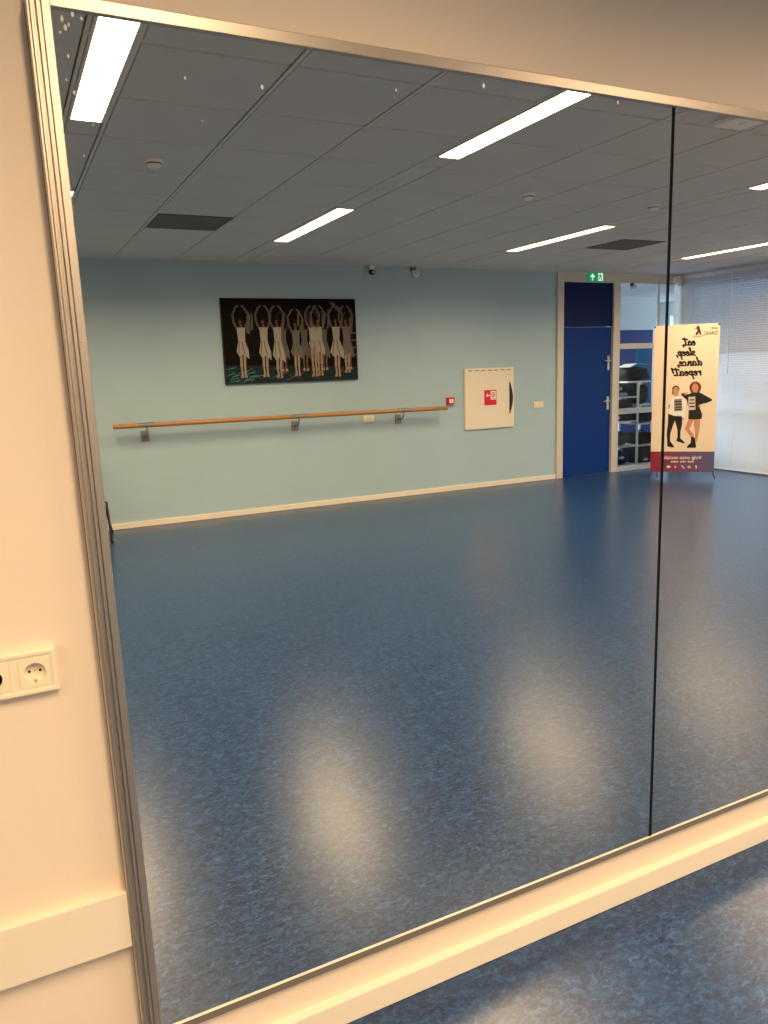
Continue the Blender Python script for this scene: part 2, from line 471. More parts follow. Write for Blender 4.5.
# ---------------------------------------------------------------- glazed partition right of the door
wn = sroot('window_1', (8.5, BACK, 0))
b = MB('frame_paint')
G0, G1 = BACK - .03, BACK - .004
b.box(7.905, 9.18, G0, G1, 2.652, CEIL - .002).box(7.9055, 7.926, G0, G1, 0, 2.652)
b.box(8.622, 8.675, G0, G1, 0, 2.02).box(8.628, 8.665, G0 + .006, G1, 2.02, 2.652).box(9.10, 9.18, G0, G1, 0, 2.652)
for x0, x1 in ((7.926, 8.622), (8.675, 9.10)):
    b.box(x0, x1, G0, G1, 0, .062).box(x0, x1, G0, G1, .828, .908).box(x0, x1, G0, G1, 1.75, 1.826)
b.build('window_frame', wn, bevel=.003)
for x0, x1 in ((7.926, 8.622), (8.675, 9.10)):
    for z0, z1 in ((.062, .828), (.908, 1.75), (1.826, 2.652)):
        MB('pane').box(x0, x1, BACK - .02, BACK - .014, z0, z1).build('window_pane', wn)

# ---------------------------------------------------------------- window wall on the right
st('wall_right', 'white_wall', (RIGHT + .02, RIGHT + .22, -.13, BACK + .12, -.0, .06), (RIGHT + .02, RIGHT + .22, -.13, BACK + .12, 2.66, CEIL + .1),
   (RIGHT + .02, RIGHT + .22, -.13, .1, .06, 2.66), (RIGHT + .02, RIGHT + .22, 6.86, BACK + .12, .06, 2.66))
seg = [.1, 1.79, 3.48, 5.17, 6.86]
for i in range(4):
    d0, d1 = seg[i], seg[i + 1]
    w = sroot('window_%d' % (i + 2), (RIGHT + .1, (d0 + d1) / 2, .06))
    b = MB('window_frame'); X0, X1 = RIGHT + .07, RIGHT + .14
    b.box(X0, X1, d0, d0 + .05, .06, 2.66).box(X0, X1, d1 - .05, d1, .06, 2.66)
    for z0, z1 in ((.06, .11), (.76, .83), (1.63, 1.71), (2.61, 2.66)): b.box(X0, X1, d0 + .05, d1 - .05, z0, z1)
    b.build('window_frame', w, bevel=.004)
    for z0, z1, m in ((.11, .76, 'pane'), (.83, 1.63, 'pane'), (1.71, 2.61, 'dimming')):
        MB(m).box(X0 + .03, X0 + .036, d0 + .05, d1 - .05, z0, z1).build('window_pane', w)

# the room beyond the glass
st('wall_beyond', 'next_white', (5.2, 11.75, 9.95, 10.05, 2.165, 2.9), (11.65, 11.75, 10.05, 11.2, 0, 2.9), (5.1, 5.2, BACK + .12, 10.05, 0, 2.9),
   (11.65, 13.2, 11.2, 11.3, 0, 2.9), (9.22, 13.2, BACK + .12, BACK + .24, 0, 2.9))
st('wall_beyond_lower', 'next_blue', (5.2, 11.65, 9.95, 10.05, 0, 2.165))
st('wall_beyond_side', 'next_white', (13.1, 13.2, BACK + .24, 8.2, 0, 2.9), (13.1, 13.2, 8.2, 11.2, 0, .9), (13.1, 13.2, 8.2, 11.2, 2.5, 2.9), (13.1, 13.2, 10.9, 11.2, .9, 2.5))
st('ceiling_beyond', 'tile', (5.1, 13.2, BACK + .12, 11.3, CEIL, 2.9))

# ================================================================ the mirror wall
LEAN = -.0062      # the mirror's upright is a hair out of plumb


def lean(x, z): return x + LEAN * (z - .2) * max(0., 1 - (x - .16) / 1.44 if x > .16 else 1.)


def panel(x0, x1, label):
    t = thing('wall_mirror', label, 'mirror', ((x0 + x1) / 2, 0, .172))
    z0, z1 = .172, 2.219
    b = MB('glass_edge'); D0, D1 = -.005, 0
    p = [(lean(x0, z0), z0), (lean(x1, z0), z0), (lean(x1, z1), z1), (lean(x0, z1), z1)]
    b.prism([(x, D0, z) for x, z in p], [(x, D1 - .0004, z) for x, z in p])
    b.m('mirror').poly([(x, D1, z) for x, z in p])
    b.build('mirror_glass', t)
    q = [(x + (-.0053 if i in (0, 3) else .0053), z) for i, (x, z) in enumerate(p)]
    MB('backing').prism([(x, -.0118, z) for x, z in q], [(x, -.0053, z) for x, z in q]).build('backing_board', t)
    return t


p1 = panel(.128, 1.6015, 'tall mirror panel beside the grooved upright, with dried specks near its top corner')
p2 = panel(1.6125, 3.08, 'mirror panel on the far side of the vertical seam, reflecting the roll-up banner and blinds')
b = MB('residue'); q = random.Random(3)
for x, z, s in [(.168, 2.200, .006), (.172, 2.187, .005), (.178, 2.192, .004), (.163, 2.178, .003), (.172, 2.141, .004), (.165, 2.103, .002), (.176, 2.083, .003), (.202, 2.033, .002), (.521, 2.133, .005),
                (.814, 2.162, .004), (1.034, 2.196, .006), (1.422, 2.205, .005), (.182, 1.98, .002), (.373, 2.131, .003), (.186, 2.21, .006), (.200, 2.205, .004), (.81, 2.148, .002), (.40, 2.06, .002)]:
    k = .35 + q.random() * .5; a = q.uniform(0, .6)
    pts = [(s * k * math.cos(w * .9) * q.uniform(.7, 1.1), s * math.sin(w * .9) * q.uniform(.8, 1.2)) for w in range(7)]
    b.prism([(x + u, .0001, z + v) for u, v in pts], [(x + u * .8, .0006, z + v * .8) for u, v in pts])
o = b.build('tape_residue', p1); o['kind'] = 'stuff'; o['label'] = 'dried whitish tape specks'

fr = thing('mirror_edging', 'slim metal mirror edging with a grooved upright and thin rails along the cream wall', 'mirror frame', (.14, 0, .15))
prof = [(0, -.0115), (0, .024), (.0015, .026), (.0045, .026), (.006, .0325), (.0095, .0325), (.011, .025), (.0145, .025), (.016, .0345), (.0185, .0345), (.020, .024), (.0225, .024), (.0245, .030), (.037, .030), (.0385, .028), (.0385, .0004)]
b = MB('alu')
ring = lambda z: [(lean(.123 + x, z), d, z) for x, d in prof]
b.prism(ring(.150), ring(2.214)); up = b.build('upright', fr)
MB('alu').lathe((lean(.123, 1.653) + .031, .0295, 1.653), 'd', [(0, .0042), (.0012, .0042), (.0018, .003), (.001, .002), (0.0008, .0)], 14).build('screw_head', up)
b = MB('alu')
b.box(.1105, 3.10, -.0115, .007, 2.2145, 2.2375); b.build('top_rail', fr, bevel=.0015)
rl = MB('alu_dark').box(.163, 3.10, -.0115, .0006, .1535, .1728).build('bottom_rail', fr)
MB('lip').prism([(.163, .0004, .1730), (.163, .003, .1730), (.163, .003, .1754), (.163, .0022, .1760), (.163, .0004, .1755)], [(3.10, .0004, .1730), (3.10, .003, .1730), (3.10, .003, .1754), (3.10, .0022, .1760), (3.10, .0004, .1755)]).build('rail_lip', rl)
b = MB('alu').prism([(x + 3.08, d, .150) for x, d in [(0, -.0115), (0, .026), (.0385, .026), (.0385, -.0115)]], [(x + 3.07, d, 2.214) for x, d in [(0, -.0115), (0, .026), (.0385, .026), (.0385, -.0115)]])
b.build('upright', fr, bevel=.002)

# cable trunking on the wall left of the mirror
t = thing('cable_trunking', 'long cream cable trunking on the wall, running up to the mirror upright', 'trunking', (-.7, 0, .41))
MB('board').box(LEFT + .001, .1205, -.0118, .010, .416, .534).build('trunking_base', t, bevel=.001)
MB('board').box(LEFT + .001, .1205, .0102, .016, .413, .5415).build('trunking_cover', t, bevel=.002)

# double wall socket
t = thing('wall_socket', 'cream double wall socket left of the mirror, above the cable trunking', 'socket', (-.035, 0, 1.003))
SX = .0005
b = MB('plastic')
fx0, fx1, fz0, fz1 = -.112, .0405, 1.002, 1.0885


def rect_ring(x0, x1, z0, z1, d): return [(x0, d, z0), (x1, d, z0), (x1, d, z1), (x0, d, z1)]


for (a, c) in ((SX - .0285, SX + .0285), (SX - .0995, SX - .0425)): pass
zc, hh = 1.0445, .0277
b.box(fx0, fx1, -.0118, .004, zc + hh, fz1).box(fx0, fx1, -.0118, .004, fz0, zc - hh)
for x0, x1 in ((fx0, SX - .071 - hh), (SX - .071 + hh, SX - hh), (SX + hh, fx1)): b.box(x0, x1, -.0118, .004, zc - hh, zc + hh)
fo = b.build('socket_frame', t)
b = MB('plastic')
for ra, rb in ((0, 1),):
    o0 = rect_ring(fx0, fx1, fz0, fz1, .0040); o1 = rect_ring(fx0 + .003, fx1 - .003, fz0 + .003, fz1 - .003, .0062)
    bs = len(b.v); i1 = rect_ring(fx0 + .009, fx1 - .009, fz0 + .009, fz1 - .009, .0062); i0 = rect_ring(fx0 + .0095, fx1 - .0095, fz0 + .0095, fz1 - .0095, .0040)
    b.v += o0 + o1 + i1 + i0
    for k in range(4):
        for i in range(4):
            j = (i + 1) % 4; b.face([bs + k * 4 + i, bs + k * 4 + j, bs + ((k + 1) % 4) * 4 + j, bs + ((k + 1) % 4) * 4 + i])
b.build('frame_lip', fo)
for cx, kind in ((SX, 0), (SX - .071, 1)):
    b = MB('plastic')
    n = 32; h = .0275
    out = []
    for i in range(n):                      # square outline sampled at the angles of the round well
        w = 2 * math.pi * i / n; c, s = math.cos(w), math.sin(w); k = h / max(abs(c), abs(s))
        out.append((cx + k * c, zc + k * s))
    well = .0195 if kind == 0 else .0125
    inn = [(cx + well * math.cos(2 * math.pi * i / n), zc + well * math.sin(2 * math.pi * i / n)) for i in range(n)]
    dpt = -.0075 if kind == 0 else .0015
    bs = len(b.v)
    for ring_, d in ((out, -.0100), (out, .0052), (inn, .0052), (inn, dpt)): b.v += [(x, d, z) for x, z in ring_]
    for k in range(3):
        for i in range(n):
            j = (i + 1) % n; b.face([bs + k * n + i, bs + k * n + j, bs + (k + 1) * n + j, bs + (k + 1) * n + i])
    b.face([bs + 3 * n + i for i in range(n)])
    ins = b.build('socket_insert', t)
    if kind == 0:
        for s in (-1, 1):
            MB('hole').lathe((cx + s * .0095, dpt + .0002, zc), 'd', [(0, .0026), (.0004, .0026)], 14).build('pin_hole', ins)
        MB('brass').lathe((cx, dpt + .0002, zc), 'd', [(0, .0016), (.0008, .0012)], 10).build('screw', ins)
        for s in (-1, 1):
            MB('brass').box(cx - .0022, cx + .0022, dpt + .001, .003, zc + s * .0175 - .0012, zc + s * .0175 + .0012).build('earth_clip', ins)
    else:
        MB('hole').lathe((cx, dpt + .0002, zc), 'd', [(0, .0045), (.0004, .0045)], 14).build('jack_hole', ins)
        MB('plastic').lathe((cx, .0052, zc), 'd', [(0, .018), (.0012, .018), (.0012, .0155), (0, .0155)], 28).build('jack_ring', ins)

# ================================================================ ceiling fittings
t = thing('ceiling_lamp', 'x', 'lamp', (2.49, 1.78, CEIL - .012), 'recessed strip lamps in the studio ceiling')
b = MB('lamp_rim')
L, Wd = .765, .081
z = CEIL
for x0, x1, d0, d1 in ((-Wd, -Wd + .013, -L, L), (Wd - .013, Wd, -L, L), (-Wd + .013, Wd - .013, -L, -L + .013), (-Wd + .013, Wd - .013, L - .013, L)):
    b.box(2.49 + x0, 2.49 + x1, 1.78 + d0, 1.78 + d1, z - .006, z + .0)
b.build('lamp_rim', t)
MB('lamp').box(2.49 - Wd + .013, 2.49 + Wd - .013, 1.78 - L + .013, 1.78 + L - .013, z - .003, z - .0005).build('diffuser', t)
la = bpy.data.lights.new('strip_light', 'AREA'); la.shape = 'RECTANGLE'; la.size = .13; la.size_y = 1.5
la.energy = LAMP_W; la.color = LAMP_RGB; la.spread = R(LAMP_SPREAD)
lo = bpy.data.objects.new('strip_light', la); C.objects.link(lo); lo.parent = t; lo.location = (0, 0, .012 - .0045)
lamp0 = t
NAMES = {
    (0, 0): 'bright strip lamp nearest the mirror upright, cut off by the mirror top',
    (0, 1): 'strip lamp glimpsed as a spark right beside the mirror upright',
    (1, 0): 'long bright strip lamp touching the mirror top edge near its middle',
    (1, 1): 'strip lamp above the ballet picture, on the far half of the ceiling',
    (2, 0): 'strip lamp by the right edge of the photo, above the long blind-side lamp',
    (2, 1): 'thin strip lamp beside the ceiling grille nearest the exit sign',
    (4, 0): 'strip lamp outside the reflection, left of the mirror and nearest its wall',
    (4, 1): 'strip lamp outside the reflection, left of the mirror and nearest the blue wall',
    (3, 0): 'strip lamp near the blinds, on the mirror side of the ceiling',
    (3, 1): 'strip lamp closest to the corner of blinds and banner',
}
for i, x in enumerate((.505, 2.49, 5.085, 7.65, -2.092)):
    for j, d in enumerate((1.78, 4.78)):
        if (i, j) == (1, 0): lamp0['label'] = NAMES[(1, 0)]; continue
        copy_thing(lamp0, x - 2.49, d - 1.78, NAMES[(i, j)])


def vent(x0, x1, d0, d1, label):
    t = thing('ceiling_vent', label, 'vent', ((x0 + x1) / 2, (d0 + d1) / 2, CEIL - .008), 'dark grilles in the ceiling')
    b = MB('grille'); z0, z1 = CEIL - .006, CEIL - .0005; w = .02
    b.box(x0, x1, d0, d0 + w, z0, z1).box(x0, x1, d1 - w, d1, z0, z1).box(x0, x0 + w, d0 + w, d1 - w, z0, z1).box(x1 - w, x1, d0 + w, d1 - w, z0, z1)
    b.build('grille_frame', t)
    b = MB('hole').box(x0 + w, x1 - w, d0 + w, d1 - w, CEIL - .0012, CEIL - .0006); b.build('duct_opening', t)
    b = MB('grille_slat'); n = 22
    for i in range(n):
        d = d0 + w + (d1 - d0 - 2 * w) * (i + .5) / n
        b.box(x0 + w, x1 - w, d - .0075, d + .0075, CEIL - .005, CEIL - .0025)
    b.build('grille_slat', t)


vent(1.212, 1.780, 4.585, 5.152, 'dark ceiling grille above the ballet picture, left of the far strip lamp')
vent(5.775, 6.345, 4.585, 5.152, 'dark ceiling grille above the fire hose cabinet, near the exit sign')


def smoke(x, d, label, dark=False):
    t = thing('smoke_detector', label, 'smoke detector', (x, d, CEIL - .045))
    MB('white').lathe((x, d, CEIL), '-z', [(.0, .052), (.012, .052), (.016, .048)], 28).build('detector_base', t)
    MB('white' if not dark else 'grille').lathe((x, d, CEIL - .016), '-z', [(0, .042), (.008, .042), (.022, .034), (.027, .02), (.028, 0)], 28).build('detector_dome', t)
    MB('grille').lathe((x, d, CEIL - .0195), '-z', [(0, .0426), (.006, .0426)], 28).build('detector_slot', t)


smoke(.92, 3.13, 'round white smoke detector on the ceiling beyond the nearest strip lamp')
smoke(3.55, 3.19, 'round smoke detector on the ceiling between two strip lamps')
smoke(4.78, 3.21, 'round smoke detector just left of the mirror seam, below the ceiling', False)
t = thing('access_point', 'flat white panel on the ceiling just under the mirror top rail, right of the seam', 'access point', (3.55, 1.40, CEIL - .03))
MB('white').box(3.45, 3.65, 1.30, 1.50, CEIL - .028, CEIL - .0006).build('access_point_body', t, bevel=.008)
MB('lamp_rim').lathe((3.55, 1.40, CEIL - .028), '-z', [(0, .02), (.001, .02)], 20).build('access_point_cap', t)

t = thing('security_camera', 'small dark-lensed camera on a pale stub above the ballet picture', 'camera', (4.06, BACK - .06, 2.69))
MB('white').lathe((4.06, BACK - .06, CEIL - .003), '-z', [(0, .03), (.055, .028)], 18).build('camera_mount', t)
MB('black').lathe((4.06, BACK - .06, CEIL - .055), '-z', [(0, .034), (.012, .04), (.03, .04), (.045, .032), (.055, .016), (.057, 0)], 20).build('camera_head', t)
MB('chrome').lathe((4.06, BACK - .097, CEIL - .082), '-d', [(0, .016), (.003, .016), (.004, .01)], 14).build('camera_lens', t)
t = thing('motion_sensor', 'pale round sensor on a dark bracket under the ceiling, right of the small camera', 'sensor', (4.66, BACK - .05, 2.68))
MB('alu_dark').box(4.60, 4.66, BACK - .05, BACK - .0008, CEIL - .042, CEIL - .004).build('sensor_bracket', t, bevel=.004)
MB('white').lathe((4.665, BACK - .05, CEIL - .068), 'd', [(0, .03), (.02, .05), (.03, .052), (.046, .046)], 22).build('sensor_body', t)
MB('lightprint').lathe((4.665, BACK - .052, CEIL - .068), '-d', [(0, .03), (.012, .024), (.018, .01), (.019, 0)], 18).build('sensor_lens', t)
t = thing('wall_mounted_sensor', 'small white alarm sensor under the beam beside the blue door', 'sensor', (8.10, BACK - .075, 2.54))
MB('white').lathe((8.07, BACK - .085, 2.582), 'x', [(0, .018), (.006, .03), (.07, .034), (.08, .026)], 20).build('sensor_body', t)
MB('alu_dark').box(8.085, 8.115, BACK - .085, BACK - .031, 2.602, 2.650).build('sensor_bracket', t, bevel=.003)
t = thing('corner_sensor', 'white sensor box high in the corner where the blinds begin', 'sensor', (8.97, BACK - .08, 2.62))
MB('white').box(8.90, 8.955, BACK - .09, BACK - .031, 2.665, 2.745).build('sensor_body', t, bevel=.006)
MB('white').box(8.956, 9.03, BACK - .075, BACK - .031, 2.625, 2.76).build('sensor_mount', t, bevel=.006)

# exit sign hung on the beam over the door
t = thing('exit_sign', 'green emergency exit sign with arrow over the blue door', 'sign', (7.45, BACK - .05, 2.655))
MB('green').box(7.31, 7.592, BACK - .056, BACK - .031, 2.655, 2.782).build('sign_plate', t, bevel=.003)
b = MB('sign_white'); y = BACK - .0566
S = lambda l: [(7.31 + .282 * u, y, 2.655 + .127 * v) for u, v in l]
b.poly(S([(.27, .88), (.12, .52), (.20, .46), (.24, .54), (.24, .12), (.31, .12), (.31, .54), (.35, .46), (.43, .52)]))
b.build('arrow', t)
b = MB('sign_white')
b.poly(S([(.62, .12), (.92, .12), (.92, .92), (.62, .92)])); y -= .0006; b.m('green')
for l in ([(.70, .86), (.76, .86), (.76, .76), (.70, .76)], [(.68, .74), (.78, .74), (.80, .45), (.70, .45)], [(.78, .72), (.88, .60), (.86, .54), (.77, .62)], [(.68, .72), (.63, .58), (.66, .56), (.71, .66)],
          [(.70, .46), (.76, .46), (.70, .26), (.63, .24), (.64, .30)], [(.76, .46), (.81, .46), (.86, .30), (.84, .16), (.79, .16), (.80, .30)]):
    b.poly(S(l))
b.build('running_man', t)

# ================================================================ things on the back wall
# canvas print of ballet dancers
PX0, PW, PZ0, PH = 2.24, 1.60, 1.478, .925
t = thing('ballet_picture', 'large dark canvas print of ballet dancers in pale dresses with raised arms', 'picture', (PX0 + PW / 2, BACK - .02, PZ0))
MB('canvas_edge').box(PX0, PX0 + PW, BACK - .034, BACK - .001, PZ0, PZ0 + PH).build('canvas', t, bevel=.002)
b = MB(); layer = [0]


def pic(m, pts):
    layer[0] += 1
    b.m(m).poly([(PX0 + PW * min(max(u, .004), .996), BACK - .0342 - .00002 * layer[0], PZ0 + PH * min(max(v, .006), .994)) for u, v in pts])


def pstroke(m, pts, w0, w1=None):
    for p in ribbon([(u * PW, v * PH) for u, v in pts], w0, w1): pic(m, [(x / PW, y / PH) for x, y in p])


pic('p_bg', [(0, 0), (1, 0), (1, 1), (0, 1)])
pic('p_floor', [(0, 0), (1, 0), (1, .16), (.5, .2), (0, .22)])
for i in range(46):
    u, v = rnd.uniform(.0, .40), rnd.uniform(.01, .19); w = rnd.uniform(.02, .07)
    if u < .22 or rnd.random() < .4: pic('p_teal', [(u, v), (u + w, v + .015), (u + w * .9, v + .028), (u + .01, v + .014)])
for i in range(14):
    u, v = rnd.uniform(.3, .98), rnd.uniform(.02, .13); pic('p_line' if i % 3 else 'p_skin2', [(u, v), (u + .03, v + .004), (u + .03, v + .012), (u, v + .008)])
pic('p_line', [(.40, .0), (.60, .13), (.606, .127), (.42, .0)])
pic('p_beam', [(.79, .96), (.83, .955), (.90, .80), (.87, .83)])
for k in range(4): pic('p_line', [(.955, .30 + .09 * k), (.995, .30 + .09 * k), (.995, .325 + .09 * k), (.955, .32 + .09 * k)])


def dancer(u, foot, hem, dress, skin, leg, k=1., sway=0., arms=.055, sh=.66, wide=1.):
    s = .045 * k * wide; top = sh; hd = top + .075 * k
    for e in (-1, 1):
        pstroke(leg, [(u + e * .013 + sway * .3, hem + .05), (u + e * .012, hem - (hem - foot) * .5), (u + e * .015 * (1 if e > 0 else .4), foot)], .014 * k, .007 * k)
        pic('p_leg', [(u + e * .014 - .008, foot - .02), (u + e * .014 + .012, foot - .02), (u + e * .014 + .008, foot + .012), (u + e * .014 - .006, foot + .012)])
        pstroke('p_arm' if skin == 'p_skin' else skin, [(u + e * .030 * k, top - .01), (u + e * arms, top + .075 * k), (u + e * (arms + .004), top + .15 * k), (u + e * arms * .55, top + .235 * k), (u + e * .012, top + .25 * k)], .013 * k, .008 * k)
    pic(skin, [(u - .009, top - .01), (u + .009, top - .01), (u + .009, hd), (u - .009, hd)])
    pic('p_hair', ellipse(u + .002, hd + .006, .019 * k, .043 * k)); pic(skin, ellipse(u - .004, hd - .01, .009 * k, .022 * k))
    mid = top - .16 * k
    pic(dress, [(u - .030 * k, top), (u + .030 * k, top), (u + .024 * k, mid), (u + s + sway * .4, hem + .07), (u + s * .85 + sway, hem - .03), (u + s * .2, hem + .03), (u - s * .5, hem), (u - s, hem + .06), (u - .024 * k, mid)])
    pic('p_dress2' if dress == 'p_dress' else 'p_dress3', [(u - .004, mid), (u + .004, mid), (u + s * .5, hem + .02), (u + s * .3, hem + .03)])
    pic('p_dress2' if dress == 'p_dress' else 'p_dress3', [(u - .020, mid), (u - .014, mid), (u - s * .55, hem + .03), (u - s * .7, hem + .04)])


for u in (.43, .59, .66, .74, .93): dancer(u, .15, .30, 'p_dress3', 'p_skin2', 'p_skin', .85, .01, .04, .63)
for u, f, h, dcol, w in ((.13, .09, .32, 'p_dress', .9), (.29, .09, .30, 'p_dress', .9), (.39, .075, .27, 'p_dress', .95), (.525, .09, .30, 'p_dress2', .95), (.70, .085, .34, 'p_dress', .8), (.655, .075, .40, 'p_dress', .75), (.915, .11, .31, 'p_dress2', .8), (.835, .065, .29, 'p_dress', 1.15)):
    dancer(u, f, h, dcol, 'p_skin', 'p_leg', 1., .012, .05, .66 if u != .525 else .62, w)
pic('p_dress3', [(.165, .60), (.19, .58), (.20, .80), (.185, .86)]); pic('p_dress3', [(.95, .56), (.965, .60), (.97, .80), (.955, .74)])
for u, v0, v1 in ((.205, .62, .84), (.43, .62, .86), (.545, .66, .88), (.575, .60, .80), (.64, .64, .86), (.73, .62, .84), (.775, .64, .88), (.945, .60, .80)):
    pic('p_arm', [(u - .008, v0), (u + .010, v0 + .02), (u + .012, v1 - .04), (u + .002, v1)]); pic('p_dress2', [(u - .002, v0 + .03), (u + .007, v0 + .05), (u + .006, v1 - .06)])
b.build('canvas_print', t)

# ballet barre on three brackets
BD, BX0, BX1 = BACK - .17, 1.0, 4.98
bz = lambda x: 1.099 - .0042 * (x - 1.0)
t = thing('ballet_barre', 'long varnished wooden ballet barre on three metal brackets along the pale blue wall', 'ballet barre', ((BX0 + BX1) / 2, BACK - .1, .91))
MB('beech').tube([(BX0, BD, bz(BX0)), (BX0 + .004, BD, bz(BX0))] + [(BX0 + (BX1 - BX0) * i / 8, BD, bz(BX0 + (BX1 - BX0) * i / 8)) for i in range(1, 9)], .0245, 18).build('barre_rail', t)
for x in (1.335, 3.02, 4.375):
    z = bz(x)
    b = MB('steel').box(x - .042, x + .042, BACK - .012, BACK - .001, .915, 1.03)
    br = b.build('bracket', t, bevel=.003)
    MB('steel').tube([(x, BACK - .011, .975), (x, BACK - .075, .972), (x, BACK - .13, .995), (x, BD, z - .03)], .011, 10).build('bracket_arm', br)
    b = MB('steel'); n = 14; w = .078
    for r0, r1, x0, x1 in ((.0252, .0285, x - w, x + w),):
        for i in range(n):
            a0, a1 = math.pi * (-.05 + 1.1 * i / n) - math.pi * .0, math.pi * (-.05 + 1.1 * (i + 1) / n)
            P = lambda r, a, xx: (xx, BD - r * math.cos(a), z - r * math.sin(a) * -1)
            b.prism([P(r0, a0, x0), P(r1, a0, x0), P(r1, a1, x0), P(r0, a1, x0)], [P(r0, a0, x1), P(r1, a0, x1), P(r1, a1, x1), P(r0, a1, x1)])
    b.build('saddle', br)

# fire hose cabinet
HX0, HX1, HZ0, HZ1 = 5.335, 6.105, .770, 1.553
t = thing('fire_hose_cabinet', 'square white fire hose cabinet with red sign and black crescent handle', 'cabinet', ((HX0 + HX1) / 2, BACK - .02, HZ0))
MB('board').box(HX0, HX1, BACK - .022, BACK - .001, HZ0, HZ1).build('cabinet_frame', t, bevel=.003)
dd = MB('trim').box(HX0 + .012, HX1 - .012, BACK - .028, BACK - .0225, HZ0 + .012, HZ1 - .012).build('cabinet_door', t, bevel=.002)
b = MB('grille')
for i in range(7):
    x = HX0 + .05 + .1 * i; b.box(x, x + .07, BACK - .0288, BACK - .0281, HZ1 - .034, HZ1 - .024)
b.build('vent_slot', dd)
b = MB('black')
arc = [(6.028, 1.365 - .415 * i / 12) for i in range(13)] + [(6.03 + .047 * math.sin(math.pi * i / 12), .95 + .415 * i / 12) for i in range(13)]
b.prism([(x, BACK - .0282, z) for x, z in arc], [(x, BACK - .04, z) for x, z in arc]); b.build('cabinet_handle', dd)
b = MB('red').box(5.63, 5.82, BACK - .0295, BACK - .0282, 1.076, 1.272); sg = b.build('fire_sign', dd)
b = MB('white'); y = BACK - .0299
T = lambda l: [(5.63 + .19 * u, y, 1.076 + .196 * v) for u, v in l]
b.poly(T([(.52, .36), (.94, .36), (.94, .93), (.52, .93)]))
b.poly(T([(.14, .62), (.22, .54), (.34, .56), (.40, .64), (.36, .72), (.30, .69), (.27, .80), (.20, .70)])); b.poly(T([(.38, .62), (.53, .62), (.53, .66), (.38, .66)]))
b.m('red'); y -= .0004
b.poly(T(ellipse(.73, .68, .14, .17))); y -= .0003; b.m('white').poly(T(ellipse(.73, .68, .08, .10))); b.m('red').poly([(p[0], p[1] - .0003, p[2]) for p in T(ellipse(.73, .68, .04, .05))])
b.m('red').poly([(p[0], p[1] - .0003, p[2]) for p in T([(.60, .42), (.88, .42), (.88, .46), (.60, .46)])])
b.build('sign_symbol', sg)

t = thing('wall_call_point', 'small red fire call point with white face above the barre end', 'call point', (5.12, BACK - .02, 1.115))
MB('red').box(5.068, 5.172, BACK - .045, BACK - .001, 1.113, 1.205).build('call_point_body', t, bevel=.006)
MB('white').box(5.092, 5.15, BACK - .0478, BACK - .0452, 1.135, 1.182).build('call_point_face', t, bevel=.001)
MB('black').box(5.118, 5.124, BACK - .0486, BACK - .0479, 1.145, 1.172).build('call_point_mark', t)
t = thing('light_switch', 'cream twin switch plate between the fire hose cabinet and the blue door', 'switch', (6.515, BACK - .01, 1.0))
MB('plastic').box(6.435, 6.598, BACK - .014, BACK - .001, 1.0, 1.083).build('switch_plate', t, bevel=.003)
for x in (6.477, 6.556): MB('plastic').box(x - .027, x + .027, BACK - .019, BACK - .0142, 1.014, 1.069).build('rocker', t, bevel=.003)
t = thing('outlet_plate', 'pale twin outlet plate on the blue wall just under the ballet barre', 'outlet', (3.97, BACK - .01, .955))
MB('plastic').box(3.895, 4.045, BACK - .013, BACK - .001, .957, 1.037).build('outlet_frame', t, bevel=.003)
for x in (3.934, 4.006):
    MB('plastic').lathe((x, BACK - .0135, .997), '-d', [(0, .026), (.003, .026), (.003, .021), (.0005, .0205)], 24).build('outlet_well', t)

# ================================================================ blinds
def blind(d0, d1, label):
    t = thing('venetian_blind', label, 'blind', (9.10, (d0 + d1) / 2, .02), 'white venetian blinds along the window wall')
    MB('blind_rail').box(9.075, 9.125, d0, d1, 2.715, 2.76).build('head_rail', t, bevel=.003)
    b = MB('blind'); z = .05; P = .030
    while z < 2.71:
        a = R(52); pts = []
        for k in range(4):
            w = (-.0175 + .035 * k / 3); h = .0018 * (1 - (2 * k / 3 - 1) ** 2)
            pts.append((9.10 + w * math.cos(a) - h * math.sin(a), z + w * math.sin(a) * 1 + h * math.cos(a)))
        b.smooth = True
        for k in range(3):
            b.poly([(pts[k][0], d0, pts[k][1]), (pts[k + 1][0], d0, pts[k + 1][1]), (pts[k + 1][0], d1, pts[k + 1][1]), (pts[k][0], d1, pts[k][1])])
        z += P
    b.build('slat_stack', t)
    MB('blind_rail').box(9.085, 9.115, d0, d1, .018, .034).build('bottom_rail', t, bevel=.003)
    for f in (.12, .5, .88):
        d = d0 + (d1 - d0) * f
        MB('blind_rail').tube([(9.088, d, .03), (9.088, d, 2.72)], .0011, 6).build('ladder_cord', t)
    MB('blind_rail').tube([(9.068, d1 - .12, 2.72), (9.066, d1 - .12, 1.35)], .003, 8).build('tilt_wand', t)


blind(6.13, 6.875, 'narrow white venetian blind in the corner behind the banner')
blind(4.25, 6.127, 'wide white venetian blind right of the banner, nearest the corner blind')
blind(2.2, 4.235, 'wide white venetian blind further along the window wall, third from the corner')
blind(.12, 2.185, 'white venetian blind nearest the mirror wall')

# ================================================================ roll-up banner
BL, BR_ = Vector((7.82, 6.15)), Vector((8.385, 5.585))
bw = (BR_ - BL).length; bd = (BR_ - BL).normalized(); bn = Vector((-bd.y * -1, -bd.x)) if False else Vector((bd.y, -bd.x))
if bn.y > 0: bn = -bn
BZ0, BZ1, TILT = .088, 2.022, .012


def BP(u, v, n=0.):
    """u across the sheet as it shows in the mirror, v upward, n out of its face."""
    p = BL + bd * (bw * u) + bn * (n - TILT * v)
    return (p.x, p.y, BZ0 + (BZ1 - BZ0) * v)


